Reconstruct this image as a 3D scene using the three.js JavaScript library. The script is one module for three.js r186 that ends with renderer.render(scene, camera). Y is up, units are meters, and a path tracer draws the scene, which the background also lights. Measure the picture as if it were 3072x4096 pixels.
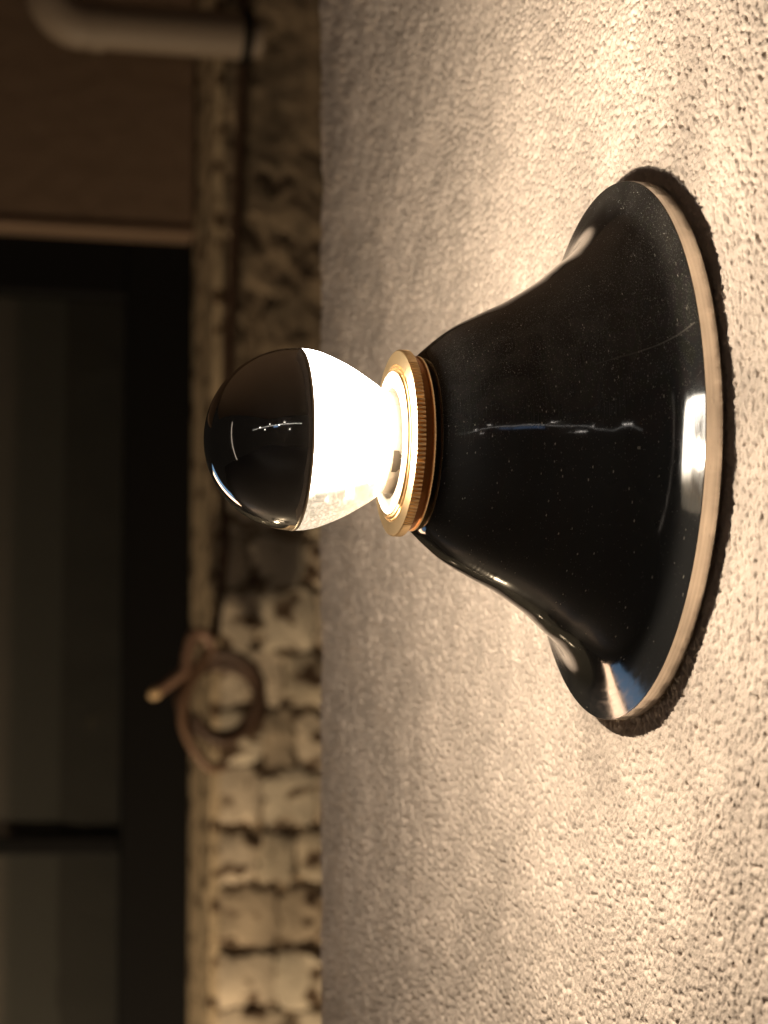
import * as THREE from 'three';
import { mergeGeometries, mergeVertices, toCreasedNormals } from 'three/addons/utils/BufferGeometryUtils.js';
import { RectAreaLightUniformsLib } from 'three/addons/lights/RectAreaLightUniformsLib.js';

// ---------------------------------------------------------------- camera, ambient, exposure
const scene = new THREE.Scene();
const camera = new THREE.PerspectiveCamera(24.0476, 0.75, 0.05, 60);
camera.position.set(-0.26856, -0.13236, 0.75643);
camera.up.set(-0.028915, 0.990264, 0.136167);
camera.lookAt(-0.26856 + 0.233632, -0.13236 + 0.139146, 0.75643 - 0.962317);
camera.focus = 0.79;
camera.userData.fStop = 15;
scene.add(camera);
scene.background = new THREE.Color().setRGB(0.007, 0.0056, 0.0044);
const renderer = new THREE.WebGLRenderer({ antialias: true });
renderer.setSize(768, 1024);
renderer.toneMapping = THREE.LinearToneMapping;
renderer.toneMappingExposure = 1.0;
renderer.shadowMap.enabled = true;
RectAreaLightUniformsLib.init();

// ---------------------------------------------------------------- helpers
let seed = 7;
const rnd = () => { seed = (seed * 1664525 + 1013904223) >>> 0; return seed / 4294967296; };
const hash = (i, j, k = 0) => { let h = (Math.imul(i, 374761393) + Math.imul(j, 668265263) + Math.imul(k, 1274126177)) | 0; h = Math.imul(h ^ (h >>> 13), 1103515245); return ((h ^ (h >>> 16)) >>> 0) / 4294967296; };
const fade = (t) => t * t * t * (t * (t * 6 - 15) + 10), lerp = (a, b, t) => a + (b - a) * t, sstep = (a, b, x) => { const t = Math.min(1, Math.max(0, (x - a) / (b - a))); return t * t * (3 - 2 * t); };
const GX = [], GY = []; for (let i = 0; i < 256; i++) { const a = rnd() * Math.PI * 2; GX.push(Math.cos(a)); GY.push(Math.sin(a)); }
const PERM = Uint8Array.from({ length: 256 }, (_, i) => i); for (let i = 255; i > 0; i--) { const j = Math.floor(rnd() * (i + 1)); [PERM[i], PERM[j]] = [PERM[j], PERM[i]]; }
function perlin(x, y, period = 256, k = 0) {                        // gradient noise, about -0.7 to 0.7
  const xi = Math.floor(x), yi = Math.floor(y), xf = x - xi, yf = y - yi, u = fade(xf), v = fade(yf);
  const w = (a) => ((a % period) + period) % period, x0 = w(xi), x1 = w(xi + 1), y0 = w(yi), y1 = w(yi + 1);
  const g = (a, b, dx, dy) => { const h = PERM[(PERM[(a + k * 17) & 255] + b) & 255]; return GX[h] * dx + GY[h] * dy; };
  return lerp(lerp(g(x0, y0, xf, yf), g(x1, y0, xf - 1, yf), u), lerp(g(x0, y1, xf, yf - 1), g(x1, y1, xf - 1, yf - 1), u), v);
}
function texture(n, m, f, srgb = false, rx = 1, ry = 1) {           // f(u, v) -> [r, g, b] in 0..1, or a number
  const d = new Uint8Array(n * m * 4);
  for (let j = 0; j < m; j++) for (let i = 0; i < n; i++) {
    const c = f(i / n, j / m), a = (j * n + i) * 4;
    for (let q = 0; q < 3; q++) d[a + q] = Math.max(0, Math.min(255, Math.round((typeof c === 'number' ? c : c[q]) * 255)));
    d[a + 3] = 255;
  }
  const t = new THREE.DataTexture(d, n, m, THREE.RGBAFormat);
  t.wrapS = t.wrapT = THREE.RepeatWrapping; t.magFilter = THREE.LinearFilter; t.minFilter = THREE.LinearMipmapLinearFilter;
  if (srgb) t.colorSpace = THREE.SRGBColorSpace;
  t.repeat.set(rx, ry); t.needsUpdate = true;
  return t;
}
const rgb = (r, g, b) => new THREE.Color().setRGB(r, g, b);
const mat = (color, roughness, metalness = 0, more = {}) => new THREE.MeshPhysicalMaterial({ color: rgb(...color), roughness, metalness, side: THREE.DoubleSide, ...more });
function tag(o, label, category, group, kind) { Object.assign(o.userData, { label, category }); if (group) o.userData.group = group; if (kind) o.userData.kind = kind; return o; }
function thing(name, label, category, kind) { const g = new THREE.Group(); g.name = name; scene.add(g); return tag(g, label, category, undefined, kind); }
const used = {};
function part(name, geometry, material, parent, label) {
  const n = used[name] = (used[name] ?? -1) + 1;
  const m = new THREE.Mesh(geometry, material); m.name = n ? `${name}_${String(n).padStart(3, '0')}` : name;
  m.castShadow = m.receiveShadow = true; if (label) m.userData.label = label;
  parent.add(m); return m;
}
// a solid of revolution about the lamp's axis; profile points are [radius, distance from the wall], towards the tip
function turned(profile, seg = 160, mod, crease = 0.6) {
  const pos = [], uv = [], idx = [], n = profile.length;
  let len = [0]; for (let i = 1; i < n; i++) len.push(len[i - 1] + Math.hypot(profile[i][0] - profile[i - 1][0], profile[i][1] - profile[i - 1][1]));
  for (let j = 0; j <= seg; j++) for (let i = 0; i < n; i++) {
    const p = j / seg * Math.PI * 2, r = profile[i][0] + (mod && profile[i][2] ? mod(j) * profile[i][2] : 0);
    pos.push(-profile[i][1], r * Math.sin(p), r * Math.cos(p)); uv.push(j / seg, len[i] / len[n - 1]);
  }
  for (let j = 0; j < seg; j++) for (let i = 0; i < n - 1; i++) { const a = j * n + i, b = a + n; idx.push(a, b, a + 1, b, b + 1, a + 1); }
  const g = new THREE.BufferGeometry();
  g.setAttribute('position', new THREE.Float32BufferAttribute(pos, 3)); g.setAttribute('uv', new THREE.Float32BufferAttribute(uv, 2)); g.setIndex(idx);
  if (crease) return toCreasedNormals(g, crease);
  g.computeVertexNormals();
  const nr = g.attributes.normal;                                   // close the seam
  for (let i = 0; i < n; i++) { const a = i, b = seg * n + i, v = [0, 1, 2].map((c) => nr.getComponent(a, c) + nr.getComponent(b, c)), l = Math.hypot(...v) || 1; for (let c = 0; c < 3; c++) { nr.setComponent(a, c, v[c] / l); nr.setComponent(b, c, v[c] / l); } }
  return g;
}
function smoothProfile(pts, n) { return new THREE.SplineCurve(pts.map((p) => new THREE.Vector2(...p))).getSpacedPoints(n).map((v) => [v.x, v.y]); }
function box(x0, x1, y0, y1, z0, z1, bevel = 0.002) {
  const w = x1 - x0, h = y1 - y0, b = Math.min(bevel, w / 4, h / 4, (z1 - z0) / 4), s = new THREE.Shape();
  s.moveTo(b, b); s.lineTo(w - b, b); s.lineTo(w - b, h - b); s.lineTo(b, h - b); s.closePath();
  const g = new THREE.ExtrudeGeometry(s, { depth: z1 - z0 - 2 * b, bevelEnabled: true, bevelThickness: b, bevelSize: b, bevelSegments: 2 });
  return g.translate(x0, y0, z0 + b);
}
const tube = (pts, r, n = 80, closed = false) => new THREE.TubeGeometry(new THREE.CatmullRomCurve3(pts.map((p) => new THREE.Vector3(...p)), closed), n, r, 14, closed);

// ---------------------------------------------------------------- the stuccoed wall (face x = 0, ends at z = -0.497)
const fineBump = texture(1024, 1024, (u, v) => {
  const x = u * 128, y = v * 128;
  return 0.5 + 0.42 * perlin(x, y, 128) + 0.26 * perlin(x * 2, y * 2, 256, 3);
});
const stuccoTone = texture(512, 512, (u, v) => {
  const s = 0.9 + 0.09 * perlin(u * 24, v * 24, 24, 1) + 0.07 * perlin(u * 90, v * 90, 90, 2) + 0.09 * perlin(u * 6, v * 6, 6, 4);
  return [0.855 * s, 0.79 * s, 0.735 * s];
}, true, 1 / 0.6, 1 / 0.6);
fineBump.repeat.set(1 / 0.11, 1 / 0.11);
const stucco = mat([1, 1, 1], 0.93, 0, { map: stuccoTone, bumpMap: fineBump, bumpScale: 0.00028, specularIntensity: 0.35 });
function relief(y, z) {                                             // metres, positive towards the room
  const wob = 0.0006 * perlin(y * 160, z * 160, 256, 9);
  const a = perlin(y / 0.0021 + 40, (z + wob) / 0.0024 + 70, 256, 1), b = perlin(y / 0.0011, z / 0.0012, 256, 2), c = perlin(y / 0.009, z / 0.009, 256, 3), e = perlin(y / 0.05, z / 0.05, 256, 4);
  let h = -0.00072 * sstep(0.08, 0.5, a) + 0.00030 * sstep(0, 0.5, -a) + 0.00036 * b + 0.0005 * c + 0.0012 * e;
  const s = 0.0058, ci = Math.floor(y / s), cj = Math.floor(z / s);
  for (let i = ci - 1; i <= ci + 1; i++) for (let j = cj - 1; j <= cj + 1; j++) {
    if (hash(i, j, 5) > 0.5) continue;
    const py = (i + 0.15 + 0.7 * hash(i, j, 1)) * s, pz = (j + 0.15 + 0.7 * hash(i, j, 2)) * s, ry = 0.0006 + 0.0008 * hash(i, j, 3), rz = 0.0006 + 0.0006 * hash(i, j, 6);
    const d = Math.hypot((y - py) / ry, (z - pz) / rz);
    if (d < 1) h -= (0.00045 + 0.0006 * hash(i, j, 4)) * (1 - sstep(0.35, 1, d));
  }
  return h * (1 + 0.9 * sstep(-0.10, -0.42, z));
}
function wallGrid() {
  const zs = [], ys = [];
  for (let z = -0.4965; z < -0.15;) { zs.push(z); z += lerp(0.0016, 0.0007, (z + 0.4965) / 0.3465); }
  for (let z = -0.15; z < 0.15; z += 0.00052) zs.push(z);
  for (let z = 0.15, d = 0.002; z < 1.2; z += d, d *= 1.2) zs.push(z);
  zs.push(1.2);
  for (let y = -1.4, d = 0.2; y < -0.236; d = Math.max(0.004, (-0.236 - y) * 0.2), y += d) ys.push(y);
  for (let y = -0.232; y < 0.2; y += 0.00052) ys.push(y);
  for (let y = 0.2; y < 0.36; y += 0.001) ys.push(y);
  for (let y = 0.362, d = 0.004; y < 1.4; y += d, d *= 1.3) ys.push(y);
  ys.push(1.4);
  const nz = zs.length, ny = ys.length, pos = new Float32Array(nz * ny * 3), uv = new Float32Array(nz * ny * 2), idx = new Uint32Array((nz - 1) * (ny - 1) * 6);
  let k = 0;
  for (let j = 0; j < ny; j++) for (let i = 0; i < nz; i++) {
    const a = j * nz + i, y = ys[j], z = zs[i], fine = z < 0.17 && y > -0.24 && y < 0.37, round = 0.004 * Math.pow(Math.max(0, 1 - (z + 0.4965) / 0.004), 2), under = Math.hypot(y, z) < 0.086;
    pos[a * 3] = (fine && !under ? -relief(y, z) : 0) + round; pos[a * 3 + 1] = y; pos[a * 3 + 2] = z; uv[a * 2] = z; uv[a * 2 + 1] = y;
    if (i < nz - 1 && j < ny - 1) { idx.set([a, a + 1, a + nz, a + 1, a + nz + 1, a + nz], k); k += 6; }
  }
  const g = new THREE.BufferGeometry();
  g.setAttribute('position', new THREE.BufferAttribute(pos, 3)); g.setAttribute('uv', new THREE.BufferAttribute(uv, 2)); g.setIndex(new THREE.BufferAttribute(idx, 1)); g.computeVertexNormals();
  return g;
}
const wall = thing('stucco_wall', 'beige rough stucco wall that carries the round black lamp', 'wall', 'structure');
part('stucco_face', wallGrid(), stucco, wall);
part('wall_core', box(0.004, 0.16, -1.4, 1.4, -0.4965, 1.2, 0.003), stucco, wall);

// ---------------------------------------------------------------- the wall lamp
const lamp = thing('wall_lamp', 'black trumpet shaped wall lamp with brass collar and lit silver tipped globe bulb', 'wall lamp');
const trumpetTone = texture(2048, 1024, (u, v) => {                 // fine dust, a few specks, a painted reflection haze, one long pale line
  let c = 0.0;
  const deg = u * 360, cell = (n, m, k, p) => { const i = Math.floor(u * n), j = Math.floor(v * m); return hash(i, j, k) < p ? 0.4 + 0.6 * hash(i, j, k + 1) : 0; };
  const up = sstep(-20, 50, deg > 180 ? deg - 360 : deg);
  c += cell(2048, 1024, 11, 0.03 * (0.05 + up)) * 0.24 + cell(1024, 512, 21, 0.006 * (0.06 + up)) * 0.30 + cell(512, 512, 31, 0.0012) * 0.5;
  c += 0.036 * up * (0.6 + perlin(u * 40, v * 12, 40, 3)) * (0.6 + 0.4 * perlin(u * 7, v * 3, 7, 8));  // brown haze on the upper side, a dim room reflection put into the colour
  c += 0.011 * Math.max(0, perlin(u * 3, v * 220, 256, 5)) * sstep(0.1, 0.5, v);
  const paleLine = Math.abs(deg - 17.0 - 1.6 * v);
  if (v > 0.02 && v < 0.42) c += 0.17 * Math.exp(-paleLine * paleLine * 60) * (1 - v / 0.46) * (0.55 + 0.45 * hash(Math.floor(v * 300), 3, 3));
  return [0.020 + c, 0.019 + 0.90 * c, 0.0185 + 0.76 * c];
});
const trumpetRough = texture(512, 1024, (u, v) => {
  const lines = perlin(u * 2, v * 200, 256, 6) * 0.6 + perlin(u * 5, v * 90, 128, 7) * 0.4;
  const s = 0.075 + 0.05 * lines + 0.06 * (1 - sstep(0.0, 0.3, v)) * (0.5 + perlin(u * 120, v * 60, 120, 8));
  return [0, s, 0];
});
const trumpetBump = texture(512, 1024, (u, v) => 0.5 + 0.3 * perlin(u * 2, v * 256, 256, 6) + 0.12 * perlin(u * 160, v * 90, 256, 8));
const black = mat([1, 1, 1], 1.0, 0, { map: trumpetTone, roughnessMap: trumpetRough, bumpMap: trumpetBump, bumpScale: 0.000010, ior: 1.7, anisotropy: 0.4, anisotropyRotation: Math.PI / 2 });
const flare = [[0.0899, 0.00745], [0.0866, 0.0083], [0.0827, 0.0094], [0.0787, 0.0108], [0.0746, 0.0130], [0.0704, 0.0162], [0.0663, 0.0203], [0.0625, 0.0250], [0.0588, 0.0292], [0.0552, 0.0338], [0.0489, 0.0436], [0.0438, 0.0536], [0.0383, 0.0634], [0.0312, 0.0719], [0.0288, 0.0735], [0.0262, 0.0740]];
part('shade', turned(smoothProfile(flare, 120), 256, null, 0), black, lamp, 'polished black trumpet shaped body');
const brushed = texture(64, 512, (u, v) => 0.5 + 0.4 * perlin(u * 2, v * 120, 128, 2) + 0.2 * perlin(u * 4, v * 250, 256, 3));
const band = mat([0.74, 0.65, 0.545], 0.22, 1, { map: texture(512, 128, (u, v) => { const q = 0.93 + 0.10 * perlin(u * 6, v * 20, 256, 2) + 0.07 * perlin(u * 60, v * 9, 256, 3) - (hash(Math.floor(u * 512), Math.floor(v * 128), 4) < 0.004 ? 0.25 : 0); return [q, q, q]; }, true), bumpMap: brushed, bumpScale: 0.00002 });
part('rim', turned([[0.0897, 0.00745], [0.09, 0.0072], [0.09, 0.0020], [0.0897, 0.0014], [0.089, 0.0012], [0.083, 0.0012]].reverse(), 256, null, 0.25), band, lamp, 'brushed pale metal edge of the base');
part('gasket', turned([[0.083, -0.0015], [0.083, 0.0012], [0.02, 0.0012]], 128), mat([0.01, 0.01, 0.01], 0.8), lamp);

const brass = mat([0.84, 0.61, 0.34], 0.28, 1, { bumpMap: texture(256, 256, (u, v) => 0.5 + 0.5 * perlin(u * 100, v * 100, 100, 2), false, 8, 1), bumpScale: 0.00003 });
const TEETH = 128, PER = 8, knurl = (j) => { const t = (j % PER) / PER; return -Math.pow(0.5 + 0.5 * Math.cos(t * 2 * Math.PI), 3); };
const collar = part('collar', turned([[0.0298, 0.0782], [0.0304, 0.0783, 0.0013], [0.0307, 0.0785, 0.0013], [0.0307, 0.0809, 0.0013], [0.0304, 0.0813, 0.0003], [0.0300, 0.08135], [0.0258, 0.0818]], TEETH * PER, knurl, 0.5), brass, lamp, 'knurled brass ring');
part('collar_groove', turned([[0.0258, 0.0818], [0.0256, 0.0814], [0.0253, 0.0814], [0.0251, 0.0822], [0.0247, 0.0822], [0.0245, 0.0818], [0.0242, 0.0819], [0.0239, 0.0828], [0.0234, 0.08285]], 200, null, 0.5), brass, collar);
part('collar_neck', turned([[0.0276, 0.0752], [0.0283, 0.0756], [0.0290, 0.0768], [0.0298, 0.0782]], 160), mat([0.40, 0.17, 0.055], 0.42, 1), collar, 'smooth brown brass neck behind the knurled ring');
part('collar_flange', turned([[0.0255, 0.0743], [0.0285, 0.0745, 0.0003], [0.0289, 0.0747, 0.0003], [0.0289, 0.0752, 0.0003], [0.0285, 0.0754, 0.0003], [0.0274, 0.0755]], TEETH * PER, knurl, 0.5), brass, collar);
const porcelain = mat([0.78, 0.72, 0.63], 0.25, 0, { clearcoat: 0.5 });
const socket = part('socket', turned([[0.0234, 0.08285], [0.0225, 0.0831], [0.0190, 0.0832], [0.0182, 0.0829], [0.0180, 0.0820], [0.0180, 0.0745], [0.006, 0.0745]].reverse(), 160, null, 0.5), porcelain, lamp, 'white socket ring inside the collar');

// the bulb: clear lit half towards the wall, silvered half towards the room
const bulb = new THREE.Group(); bulb.name = 'bulb'; lamp.add(bulb);
const EQ = 0.1146, RB = 0.0297;
const glowMap = texture(1024, 512, (u, vv) => {
  if (vv > 0.425) return 0.05;
  const v = vv / 0.42;                      // bright everywhere but a clearer, crackled patch low on the side where the reflector's light misses the glass
  const deg = u * 360 > 180 ? u * 360 - 360 : u * 360;
  const low = sstep(-16, -48, deg) * sstep(-178, -130, deg), top = sstep(66, 84, deg) * sstep(120, 100, deg) * sstep(0.8, 0.93, v);
  const ck = Math.abs(perlin(u * 70, v * 26, 70, 1)) * 1.5 + 0.6 * Math.abs(perlin(u * 150, v * 60, 150, 2));
  const blot = sstep(0.05, 0.35, perlin(u * 14, v * 5, 14, 3) + 0.25 * perlin(u * 60, v * 22, 60, 4));
  const dim = 0.014 + 0.026 * Math.min(1, ck * 1.6) + 0.5 * blot * sstep(-62, -20, deg);
  const k = Math.max(0, low * (1 - 0.85 * sstep(0.955, 0.985, v)));
  const s = lerp(lerp(1, 0.03 + 0.02 * ck, top), Math.min(1, dim), k);
  return [s, s * lerp(1, 0.93, k), s * lerp(1, 0.80, k)];
});
const lit = mat([0.85, 0.82, 0.78], 0.08, 0, { emissive: rgb(1, 0.90, 0.76), emissiveIntensity: 25, emissiveMap: glowMap });
const cone = smoothProfile([[0.0170, 0.0862], [0.0178, 0.0872], [0.0196, 0.0895], [0.0246, 0.0978], [0.0281, 0.1058], [0.02935, 0.1105], [RB, EQ]], 48);
const NECK = cone.length; for (let i = 1; i <= 24; i++) { const a = i / 24 * Math.PI / 2; cone.push([Math.max(0.00002, (RB - 0.0004) * Math.cos(a)), EQ + (RB - 0.0004) * Math.sin(a)]); }   // the globe goes on under the silver
part('bulb_glass', turned(cone, 192, null, 0), lit, bulb, 'glowing clear half of the bulb');
const domeProfile = []; for (let i = 0; i <= 60; i++) { const a = i / 60 * Math.PI / 2; domeProfile.push([Math.max(0.00002, RB * Math.cos(a)), EQ + RB * Math.sin(a)]); }
const silverSmudge = texture(512, 512, (u, v) => {
  const s = 0.045 + 0.06 * Math.max(0, perlin(u * 12, v * 8, 12, 2)) + 0.10 * (hash(Math.floor(u * 512), Math.floor(v * 512), 8) < 0.006 ? 1 : 0);
  return [0, s, 0.93 - 0.10 * sstep(0.12, 0.0, v) - 0.05 * Math.max(0, perlin(u * 9, v * 7, 9, 5))];
});
const silverTone = texture(1024, 512, (u, v) => {
  const speck = hash(Math.floor(u * 1024), Math.floor(v * 512), 8) < 0.003 ? 0.7 * hash(Math.floor(u * 1024), 3, 1) : 0;
  const s = 0.55 + 0.07 * perlin(u * 10, v * 6, 10, 1) + speck;
  return [s, 0.97 * s, 0.92 * s];
});
part('silver_cap', turned(domeProfile, 192, null, 0), mat([1, 1, 1], 1, 1, { map: silverTone, roughnessMap: silverSmudge, metalnessMap: silverSmudge }), bulb, 'dark mirror silvered half of the bulb');
part('silver_edge', turned([[RB - 0.0002, EQ - 0.0005], [RB + 0.00006, EQ - 0.0004], [RB + 0.00008, EQ + 0.0004], [RB, EQ + 0.0008]], 192, null, 0), mat([0.30, 0.26, 0.20], 0.3, 1), bulb);
const capMat = mat([0.62, 0.52, 0.42], 0.45);
const base = part('bulb_base', turned([[0.0166, 0.0745], [0.0166, 0.0850], [0.0170, 0.0862]], 128), capMat, bulb, 'pale base of the bulb inside the socket');
{ // a chipped dark patch of cement on the base
  const g = new THREE.BufferGeometry(), pos = [], idx = [], n = 26;
  for (let i = 0; i <= n; i++) { const p = THREE.MathUtils.degToRad(-18 - 26 * i / n), lo = 0.0838 - 0.0016 * (0.4 + hash(i, 1, 9)) * Math.sin(Math.PI * i / n), hi = 0.0857; for (const h of [lo, hi]) pos.push(-h, 0.01675 * Math.sin(p), 0.01675 * Math.cos(p)); }
  for (let i = 0; i < n; i++) idx.push(i * 2, i * 2 + 1, i * 2 + 2, i * 2 + 1, i * 2 + 3, i * 2 + 2);
  g.setAttribute('position', new THREE.Float32BufferAttribute(pos, 3)); g.setIndex(idx); g.computeVertexNormals();
  part('cement_chip', g, mat([0.10, 0.075, 0.05], 0.9), bulb);
}
const BULB = rgb(1, 0.85, 0.655);
const glow = new THREE.PointLight(BULB, 0.012); glow.position.set(-0.119, 0, 0); glow.shadow.radius = 0.16; glow.castShadow = true;
bulb.add(glow);
for (let i = 0; i < 6; i++) {                                       // the filament shines sideways, six small faces round the axis
  const a = i / 6 * Math.PI * 2, l = new THREE.RectAreaLight(BULB, 9000, 0.006, 0.006), out = new THREE.Vector3(-0.36, 0.933 * Math.sin(a), 0.933 * Math.cos(a));
  l.position.set(-0.1190, 0.004 * Math.sin(a), 0.004 * Math.cos(a)); l.lookAt(l.position.clone().sub(out)); bulb.add(l);
  l.quaternion.setFromUnitVectors(new THREE.Vector3(0, 0, -1), out.normalize());
}

// ---------------------------------------------------------------- behind: door, pillar, plastered wall, pipe, cable
const ZP = -2.2, ZD = -2.4;
const plasterBump = texture(512, 512, (u, v) => 0.5 + 0.4 * perlin(u * 12, v * 12, 12, 1) + 0.2 * perlin(u * 48, v * 48, 48, 2), false, 3, 3);
const plasterTone = texture(512, 512, (u, v) => { const s = 0.8 + 0.35 * perlin(u * 7, v * 7, 7, 3) + 0.2 * perlin(u * 30, v * 30, 30, 4); return [0.66 * s, 0.58 * s, 0.48 * s]; }, true, 2.2, 2.2);
const plaster = mat([1, 1, 1], 0.9, 0, { map: plasterTone, bumpMap: plasterBump, bumpScale: 0.004 });
const stain = texture(512, 512, (u, v) => { const a = sstep(0.10, 0.42, perlin(u * 14, v * 22, 256, 3) + 0.4 * perlin(u * 40, v * 44, 256, 4)), s = 0.92 + 0.25 * perlin(u * 9, v * 9, 256, 5); return [lerp(s, 0.36, a), lerp(s, 0.30, a), lerp(s, 0.25, a)]; }, true, 1.9, 1.9);
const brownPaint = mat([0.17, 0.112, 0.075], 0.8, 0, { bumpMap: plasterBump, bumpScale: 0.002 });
const lintel = thing('plaster_wall', 'brown plastered wall above the black door', 'wall', 'structure');
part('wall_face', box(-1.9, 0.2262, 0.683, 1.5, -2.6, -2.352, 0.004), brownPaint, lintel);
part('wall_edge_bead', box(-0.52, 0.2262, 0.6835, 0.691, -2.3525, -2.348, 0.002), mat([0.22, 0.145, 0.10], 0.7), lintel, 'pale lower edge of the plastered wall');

const pillar = thing('stone_pillar', 'rough pillar of whitewashed stones with crumbling plaster beside the black door', 'pillar');
part('pillar_core', box(0.2385, 0.70, -1.4, 1.5, -2.75, ZP - 0.011, 0.004), mat([0.24, 0.18, 0.12], 0.95, 0, { bumpMap: plasterBump, bumpScale: 0.008 }), pillar);
{
  const sh = new THREE.Shape([[0.2338, -ZD + 0.02], [0.2268, -ZP + 0.004], [0.2282, -ZP], [0.2384, -ZP], [0.2384, -ZD + 0.02]].map((p) => new THREE.Vector2(...p)));
  part('pillar_jamb', new THREE.ExtrudeGeometry(sh, { depth: 2.9, bevelEnabled: false }).rotateX(-Math.PI / 2).translate(0, -1.4, 0), mat([0.68, 0.53, 0.35], 0.85, 0, { map: stain, bumpMap: plasterBump, bumpScale: 0.003 }), pillar, 'smooth plastered edge of the pillar');
}
{ // stones, courses about 75 mm high, each with its own rough face
  const tones = [[0.72, 0.60, 0.46], [0.62, 0.52, 0.39], [0.78, 0.67, 0.52], [0.50, 0.40, 0.29]].map((c) => mat(c, 0.9, 0, { map: stain, bumpMap: plasterBump, bumpScale: 0.004 }));
  function stone(x0, x1, y0, y1, k) {
    const n = 6, m = 5, pos = [], idx = [], deep = ZP - 0.03;
    for (let j = 0; j <= m; j++) for (let i = 0; i <= n; i++) {
      const edge = i === 0 || j === 0 || i === n || j === m, corner = (i === 0 || i === n) && (j === 0 || j === m);
      const jx = edge ? 0.012 * perlin(j * 0.7 + k, i * 0.7, 256, 2) : 0.004 * (hash(i, j, k) - 0.5), jy = edge ? 0.015 * perlin(i * 0.6, j * 0.6 + k * 3.1, 256, 3) : 0.004 * (hash(j, i, k) - 0.5);
      const cx = corner ? Math.sign(n / 2 - i) * 0.007 * hash(i, j, k + 7) : 0, cy = corner ? Math.sign(m / 2 - j) * 0.009 * hash(j, i, k + 8) : 0;
      pos.push(lerp(x0, x1, i / n) + jx + cx, lerp(y0, y1, j / m) + jy + cy, ZP - (edge ? 0.003 : 0) + 0.002 * (hash(i, j, k + 50) - 0.5) + 0.004 * (hash(k, 3, 3) - 0.5));
    }
    const rim = []; for (let i = 0; i < n; i++) rim.push(i); for (let j = 0; j < m; j++) rim.push(j * (n + 1) + n); for (let i = n; i > 0; i--) rim.push(m * (n + 1) + i); for (let j = m; j > 0; j--) rim.push(j * (n + 1));
    for (let j = 0; j < m; j++) for (let i = 0; i < n; i++) { const a = j * (n + 1) + i, b = a + n + 1; idx.push(a, a + 1, b, a + 1, b + 1, b); }
    const start = pos.length / 3; for (const r of rim) pos.push(pos[r * 3], pos[r * 3 + 1], deep);
    rim.forEach((r, i) => { const q = (i + 1) % rim.length; idx.push(start + i, start + q, r, start + q, rim[q], r); });
    const g = new THREE.BufferGeometry(); g.setAttribute('position', new THREE.Float32BufferAttribute(pos, 3)); g.setAttribute('uv', new THREE.Float32BufferAttribute(pos.flatMap((_, i) => i % 3 === 0 ? [pos[i], pos[i + 1]] : []), 2)); g.setIndex(idx);
    return toCreasedNormals(g, 0.5);
  }
  const courses = [-0.47, -0.40, -0.328, -0.253, -0.177, -0.107, -0.032, 0.041, 0.113, 0.195, 0.262, 0.335];
  for (let c = 0; c < courses.length - 1; c++) {
    let x = 0.2300 - 0.02 * rnd() * 0, first = true;
    while (x < 0.42) {
      const w = 0.034 + 0.060 * rnd(), g = 0.001 + 0.003 * rnd(), k = Math.floor(rnd() * 900);
      part('stone', stone(x + g / 2, x + w - g / 2, courses[c] + 0.003 + 0.003 * rnd(), courses[c + 1] - 0.003 - 0.003 * rnd(), k), tones[Math.floor(rnd() * 4)], pillar);
      x += w; first = false;
    }
  }
  // upper part: lumpy plaster with holes knocked into it
  const nx = 70, ny = 260, x0 = 0.2290, x1 = 0.46, y0 = 0.33, y1 = 1.2, pos = [], uv = [], idx = [];
  for (let j = 0; j <= ny; j++) for (let i = 0; i <= nx; i++) {
    const x = lerp(x0, x1, i / nx), y = lerp(y0, y1, j / ny), rough = sstep(0.80, 0.60, y) * 0.85 + 0.15;
    const a = perlin(x * 26 + y * 9, y * 20 - x * 12, 256, 1), b = perlin(x * 60, y * 50, 256, 2), d = perlin(x * 34 + 5, y * 24 + 9, 256, 3);
    pos.push(x, y + 0.012 * b * rough, ZP - 0.006 + rough * (0.010 * a + 0.004 * b - 0.016 * sstep(0.12, 0.34, d))); uv.push(x, y);
    if (i < nx && j < ny) { const q = j * (nx + 1) + i, r = q + nx + 1; idx.push(q, q + 1, r, q + 1, r + 1, r); }
  }
  const g = new THREE.BufferGeometry(); g.setAttribute('position', new THREE.Float32BufferAttribute(pos, 3)); g.setAttribute('uv', new THREE.Float32BufferAttribute(uv, 2)); g.setIndex(idx); g.computeVertexNormals();
  part('plaster_coat', g, plaster, pillar, 'lumpy brown plaster with holes on the upper pillar');
}

const door = thing('glazed_door', 'black framed glazed door left of the pillar', 'door');
const blackPaint = mat([0.0055, 0.0052, 0.0055], 0.75, 0, { specularIntensity: 0.3 });
part('stile', box(0.144, 0.2332, -1.4, 0.686, ZD - 0.05, ZD, 0.004), blackPaint, door);
part('stile', box(-0.50, -0.411, -1.4, 0.686, ZD - 0.05, ZD, 0.004), blackPaint, door);
part('top_rail', box(-0.4105, 0.1435, 0.607, 0.686, ZD - 0.05, ZD, 0.004), blackPaint, door);
part('glazing_bar', box(-0.4105, 0.1435, -0.137, -0.114, ZD - 0.034, ZD - 0.020, 0.003), blackPaint, door);
part('hinge', box(0.2335, 0.2385, -0.19, -0.12, ZD - 0.02, ZD + 0.006, 0.002), blackPaint, door);
const glass = mat([0.70, 0.69, 0.68], 0.04, 0, { transmission: 1, thickness: 0, ior: 1.5 });
part('pane', box(-0.4108, 0.1438, -0.1142, 0.6072, ZD - 0.028, ZD - 0.024, 0.0005), glass, door);
part('pane', box(-0.4108, 0.1438, -1.4, -0.1368, ZD - 0.028, ZD - 0.024, 0.0005), glass, door);
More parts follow.
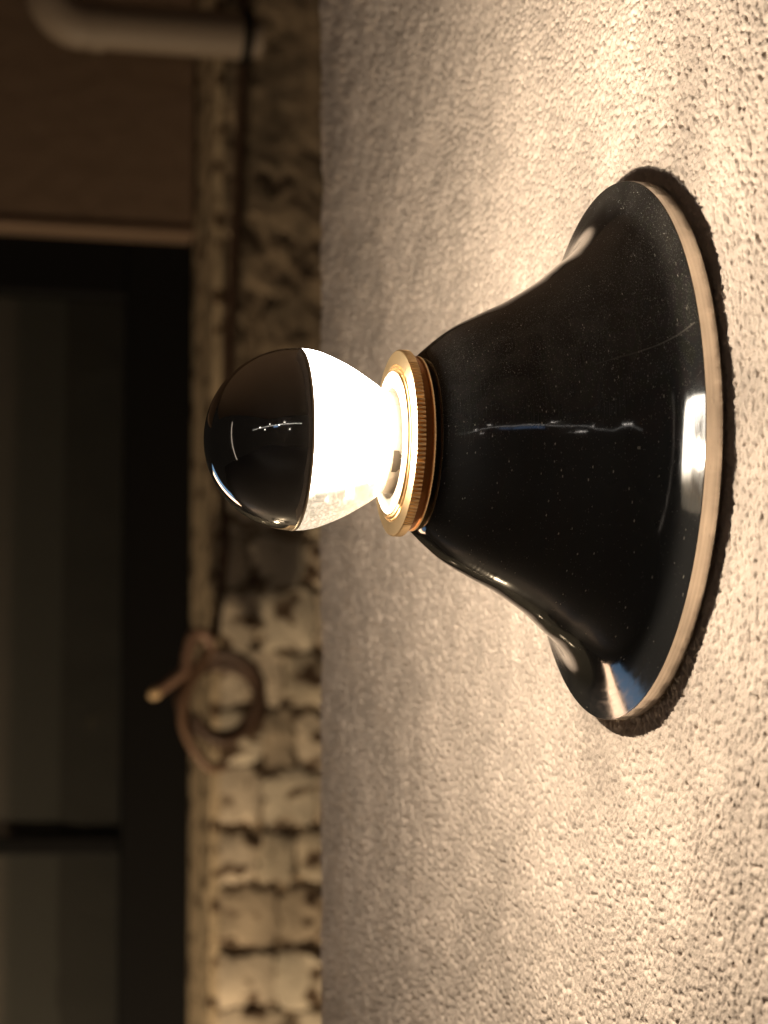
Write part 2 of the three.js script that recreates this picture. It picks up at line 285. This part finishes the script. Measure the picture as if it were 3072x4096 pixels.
{
  const nx = 200, ny = 20, pos = [], idx = [];
  for (let j = 0; j <= ny; j++) for (let i = 0; i <= nx; i++) { const x = lerp(-0.45, 0.2, i / nx), y = lerp(-1.4, 0.75, j / ny); pos.push(x, y, ZD - 0.038 + 0.001 * Math.sin(x * 46 + 0.8 * Math.sin(y * 5)) + 0.001 * perlin(x * 9, y * 6, 256, 1)); if (i < nx && j < ny) { const a = j * (nx + 1) + i, b = a + nx + 1; idx.push(a, a + 1, b, a + 1, b + 1, b); } }
  const g = new THREE.BufferGeometry(); g.setAttribute('position', new THREE.Float32BufferAttribute(pos, 3)); g.setIndex(idx); g.computeVertexNormals();
  const cu = new THREE.Mesh(g, mat([0.20, 0.21, 0.20], 0.95)); cu.name = 'curtain'; cu.castShadow = cu.receiveShadow = true; scene.add(cu);
  tag(cu, 'dim grey curtain hanging behind the door glass', 'curtain');
}

const reflStrip = thing('reflection_strip', 'added dim strip standing in for a reflection in the right side of the door glass', 'wall', 'structure');  // added strip behind the glass, imitates a reflection in the pane
{
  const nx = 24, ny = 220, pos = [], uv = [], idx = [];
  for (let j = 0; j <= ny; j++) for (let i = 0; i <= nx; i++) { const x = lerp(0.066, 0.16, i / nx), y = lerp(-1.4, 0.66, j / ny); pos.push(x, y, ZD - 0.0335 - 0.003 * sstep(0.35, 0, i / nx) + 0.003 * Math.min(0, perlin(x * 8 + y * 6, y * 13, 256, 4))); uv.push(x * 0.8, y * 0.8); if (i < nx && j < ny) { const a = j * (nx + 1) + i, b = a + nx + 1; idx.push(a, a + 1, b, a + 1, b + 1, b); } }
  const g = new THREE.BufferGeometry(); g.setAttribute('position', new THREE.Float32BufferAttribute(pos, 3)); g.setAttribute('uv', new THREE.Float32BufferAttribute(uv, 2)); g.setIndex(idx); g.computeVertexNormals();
  part('reflection_sheet', g, mat([0.125, 0.13, 0.125], 0.9, 0, { bumpMap: plasterBump, bumpScale: 0.002 }), reflStrip);
}

const pipe = thing('drain_pipe', 'pale plastic pipe with an elbow under the ceiling above the door', 'pipe');
const plastic = mat([0.25, 0.195, 0.15], 0.6);
const PZ = -2.16, PY = 0.898, PX = 0.012, PR = 0.030;
part('pipe_run', new THREE.CylinderGeometry(PR, PR, 0.20, 40).rotateZ(Math.PI / 2).translate(0.154, PY, PZ), plastic, pipe);
part('pipe_riser', new THREE.CylinderGeometry(PR, PR, 0.5, 40).translate(PX, PY + 0.045 + 0.25, PZ), plastic, pipe);
part('elbow', tube(Array.from({ length: 9 }, (_, i) => { const a = i / 8 * Math.PI / 2; return [PX + 0.045 - 0.045 * Math.cos(a), PY + 0.045 - 0.045 * Math.sin(a), PZ]; }), PR + 0.003, 40), plastic, pipe);
part('pipe_clip', new THREE.CylinderGeometry(PR + 0.004, PR + 0.004, 0.012, 40).rotateZ(Math.PI / 2).translate(0.2595, PY, PZ), blackPaint, pipe);
part('pipe_stub', new THREE.CylinderGeometry(PR - 0.004, PR - 0.004, 0.014, 40).rotateZ(Math.PI / 2).translate(0.2725, PY, PZ), plastic, pipe);
part('clip_arm', box(0.2542, 0.2652, PY - 0.012, PY + 0.012, -2.206, PZ - PR + 0.002), blackPaint, pipe);
part('collar_sleeve', new THREE.CylinderGeometry(PR + 0.0032, PR + 0.0032, 0.02, 40).rotateZ(Math.PI / 2).translate(0.070, PY, PZ), plastic, pipe);

const cable = thing('hanging_cable', 'brown cable hanging down the pillar and coiled into loops at its end', 'cable');
const rubber = mat([0.075, 0.04, 0.024], 0.6);
const CZ = -2.13;
part('cable_drop', tube([[0.262, 1.3, CZ - 0.055], [0.2615, 0.95, CZ - 0.055], [0.256, 0.745, CZ - 0.055], [0.250, 0.615, CZ - 0.055], [0.239, 0.328, CZ - 0.055], [0.2335, 0.235, CZ - 0.01], [0.222, 0.15, CZ], [0.210, 0.108, CZ + 0.01]], 0.0055, 120), rubber, cable);
const loop = []; for (let i = 0; i <= 44; i++) { const a = 1.95 - i / 44 * Math.PI * 2 * 2.75, k = i / 44; loop.push([0.226 + (0.043 + 0.006 * Math.sin(i * 0.7)) * Math.cos(a) + 0.004 * Math.sin(k * 9), 0.052 + (0.047 + 0.006 * Math.cos(i * 0.55)) * Math.sin(a) - 0.006 * k, CZ + 0.012 + 0.012 * Math.sin(k * 14)]); }
part('cable_coil', tube(loop, 0.0074, 260), rubber, cable);
part('cable_turn', tube([[0.212, 0.110, CZ + 0.022], [0.196, 0.088, CZ + 0.026], [0.180, 0.05, CZ + 0.03], [0.177, 0.018, CZ + 0.03], [0.190, -0.012, CZ + 0.028], [0.212, -0.034, CZ + 0.02], [0.232, -0.030, CZ + 0.012]], 0.0058, 80), mat([0.20, 0.115, 0.07], 0.55), cable);
part('cable_tail', tube([[0.214, 0.106, CZ + 0.02], [0.203, 0.126, CZ + 0.028], [0.190, 0.126, CZ + 0.03], [0.183, 0.106, CZ + 0.03], [0.178, 0.082, CZ + 0.03], [0.158, 0.065, CZ + 0.03], [0.143, 0.054, CZ + 0.03]], 0.0068, 70), mat([0.24, 0.14, 0.095], 0.55), cable);
part('cable_end', new THREE.SphereGeometry(0.0082, 20, 14).scale(1.25, 0.9, 0.9).rotateZ(0.65).translate(0.1435, 0.0545, CZ + 0.03), mat([0.62, 0.43, 0.24], 0.5), cable, 'pale cut end of the cable');

// ---------------------------------------------------------------- the other lights of the room
// a window beside the door, out of the picture but mirrored in the bulb and in the lower edge of the lamp
const win = thing('daylit_window', 'bluish window beyond the door, mirrored along the silver bulb, with an added warm fill pane', 'window');
win.position.set(-1.18, -0.62, -2.34);
part('window_frame', mergeGeometries([box(-0.24, 0.46, 0.47, 0.55, -0.03, 0.03), box(-0.24, 0.46, -0.55, -0.47, -0.03, 0.03), box(-0.24, -0.1602, -0.4695, 0.4695, -0.03, 0.03), box(0.38, 0.46, -0.4695, 0.4695, -0.03, 0.03)]), blackPaint, win);
part('glowing_pane', box(-0.16, 0.14, -0.4693, 0.4693, -0.02, -0.01, 0.001), mat([0.1, 0.1, 0.1], 0.5, 0, { emissive: rgb(0.30, 0.60, 1), emissiveIntensity: 0.8 }), win);
part('glowing_pane', box(0.18, 0.3795, -0.4693, 0.4693, -0.02, -0.01, 0.001), mat([0.1, 0.1, 0.1], 0.5, 0, { emissive: rgb(1, 0.84, 0.66), emissiveIntensity: 2.0 }), win);  // added warm pane, goes with the fill light for the wall
part('window_bar', box(0.1402, 0.1797, -0.4697, 0.4697, -0.03, 0.02), blackPaint, win);
for (const [x, w, c, k] of [[-0.01, 0.28, [0.42, 0.66, 1], 0.1], [0.28, 0.19, [1, 0.58, 0.32], 6]]) { const l = new THREE.RectAreaLight(rgb(...c), k, w, 0.93); l.position.set(x, 0, 0.003); l.rotation.y = Math.PI; win.add(l); }  // the orange area light is added as fill for the stucco wall
// a tall thin light tube at the left and a far window with small lamps behind the camera: what the silver bulb mirrors
const tubeLamp = thing('light_tube', 'tall thin light tube mirrored as a line in the silver bulb', 'lamp');
part('glowing_tube', new THREE.CylinderGeometry(0.012, 0.012, 0.95, 20).translate(-1.6, -0.075, -0.18), mat([0.9, 0.9, 0.9], 0.4, 0, { emissive: rgb(1, 0.84, 0.70), emissiveIntensity: 1.0 }), tubeLamp);
part('tube_cap', new THREE.CylinderGeometry(0.016, 0.016, 0.04, 20).translate(-1.6, 0.42, -0.18), blackPaint, tubeLamp);
const shop = thing('far_window', 'small bluish window far behind the viewer, mirrored in the silver bulb', 'window');
part('far_pane', box(-2.75, -2.25, 0.42, 0.55, 3.38, 3.40, 0.002), mat([0.1, 0.1, 0.1], 0.5, 0, { emissive: rgb(0.30, 0.55, 1), emissiveIntensity: 0.8 }), shop);
part('far_frame', mergeGeometries([box(-2.80, -2.20, 0.5505, 0.59, 3.36, 3.42), box(-2.80, -2.20, 0.38, 0.4195, 3.36, 3.42), box(-2.80, -2.7505, 0.42, 0.55, 3.36, 3.42), box(-2.2495, -2.20, 0.42, 0.55, 3.36, 3.42)]), blackPaint, shop);
const strip = thing('added_light_strip', 'added long thin glowing strip that draws a bright line along the black lamp body', 'lamp');  // unseen strip, added and stretched to draw the streak on the trumpet
part('glowing_strip', box(-7.5, -0.3, 0.60, 0.614, 3.35, 3.36, 0.002), mat([0.9, 0.9, 0.9], 0.4, 0, { emissive: rgb(1, 0.93, 0.85), emissiveIntensity: 4.5 }), strip);
part('strip_rail', box(-7.55, -0.25, 0.6145, 0.63, 3.34, 3.37, 0.002), blackPaint, strip);
let lamp0; for (const [i, x, y, z] of [[0, -2.9, 0.70, 3.0], [1, -2.05, 0.55, 3.2], [2, -3.1, 0.25, 2.6], [3, -1.6, 0.75, 3.3], [4, -3.3, 0.45, 2.2], [5, -1.2, 0.2, 3.4]]) {
  const g = i ? lamp0.clone() : thing('small_lamp', 'small round lamp far behind the viewer, mirrored as a bright dot', 'lamp');
  if (!i) { lamp0 = g; part('lamp_ball', new THREE.SphereGeometry(0.028, 20, 14), mat([0.9, 0.9, 0.9], 0.4, 0, { emissive: rgb(1, 0.9, 0.8), emissiveIntensity: 22 }), g); part('lamp_cap', new THREE.CylinderGeometry(0.012, 0.02, 0.05, 16).translate(0, 0.045, 0), blackPaint, g); }
  g.userData.group = 'small lamps behind the viewer'; g.name = i ? 'small_lamp_00' + i : 'small_lamp'; g.position.set(x, y, z); scene.add(g);
}

const floorMat = mat([0.10, 0.10, 0.105], 0.35, 0, { bumpMap: plasterBump, bumpScale: 0.002 });
{
  const f = new THREE.Mesh(box(-4, 0.7, -1.5, -1.4005, -2.74, 4), floorMat); f.name = 'floor'; f.receiveShadow = true; scene.add(tag(f, 'dim grey floor under the lamp wall', 'floor', undefined, 'structure'));
  const c = new THREE.Mesh(box(-4, 0.7, 1.5005, 1.6, -2.74, 4), mat([0.20, 0.14, 0.10], 0.8)); c.name = 'ceiling'; c.receiveShadow = true; scene.add(tag(c, 'dim brown ceiling over the lamp wall', 'ceiling', undefined, 'structure'));
}
// a warm lamp on the ground in front of the pillar, washing it from below
const up = thing('ground_lamp', 'warm lamp on the ground washing the pillar from below', 'lamp');
up.position.set(-0.10, -1.15, -1.62);
part('lamp_housing', new THREE.CylinderGeometry(0.05, 0.06, 0.12, 32, 1, true).translate(0, -0.09, 0), blackPaint, up);
part('lamp_globe', new THREE.SphereGeometry(0.04, 32, 20), mat([0.9, 0.85, 0.8], 0.4, 0, { emissive: rgb(1, 0.78, 0.5), emissiveIntensity: 4 }), up);
const wash = new THREE.PointLight(rgb(1, 0.76, 0.48), 4.2); wash.shadow.radius = 1.6; wash.castShadow = true; up.add(wash);

renderer.render(scene, camera);
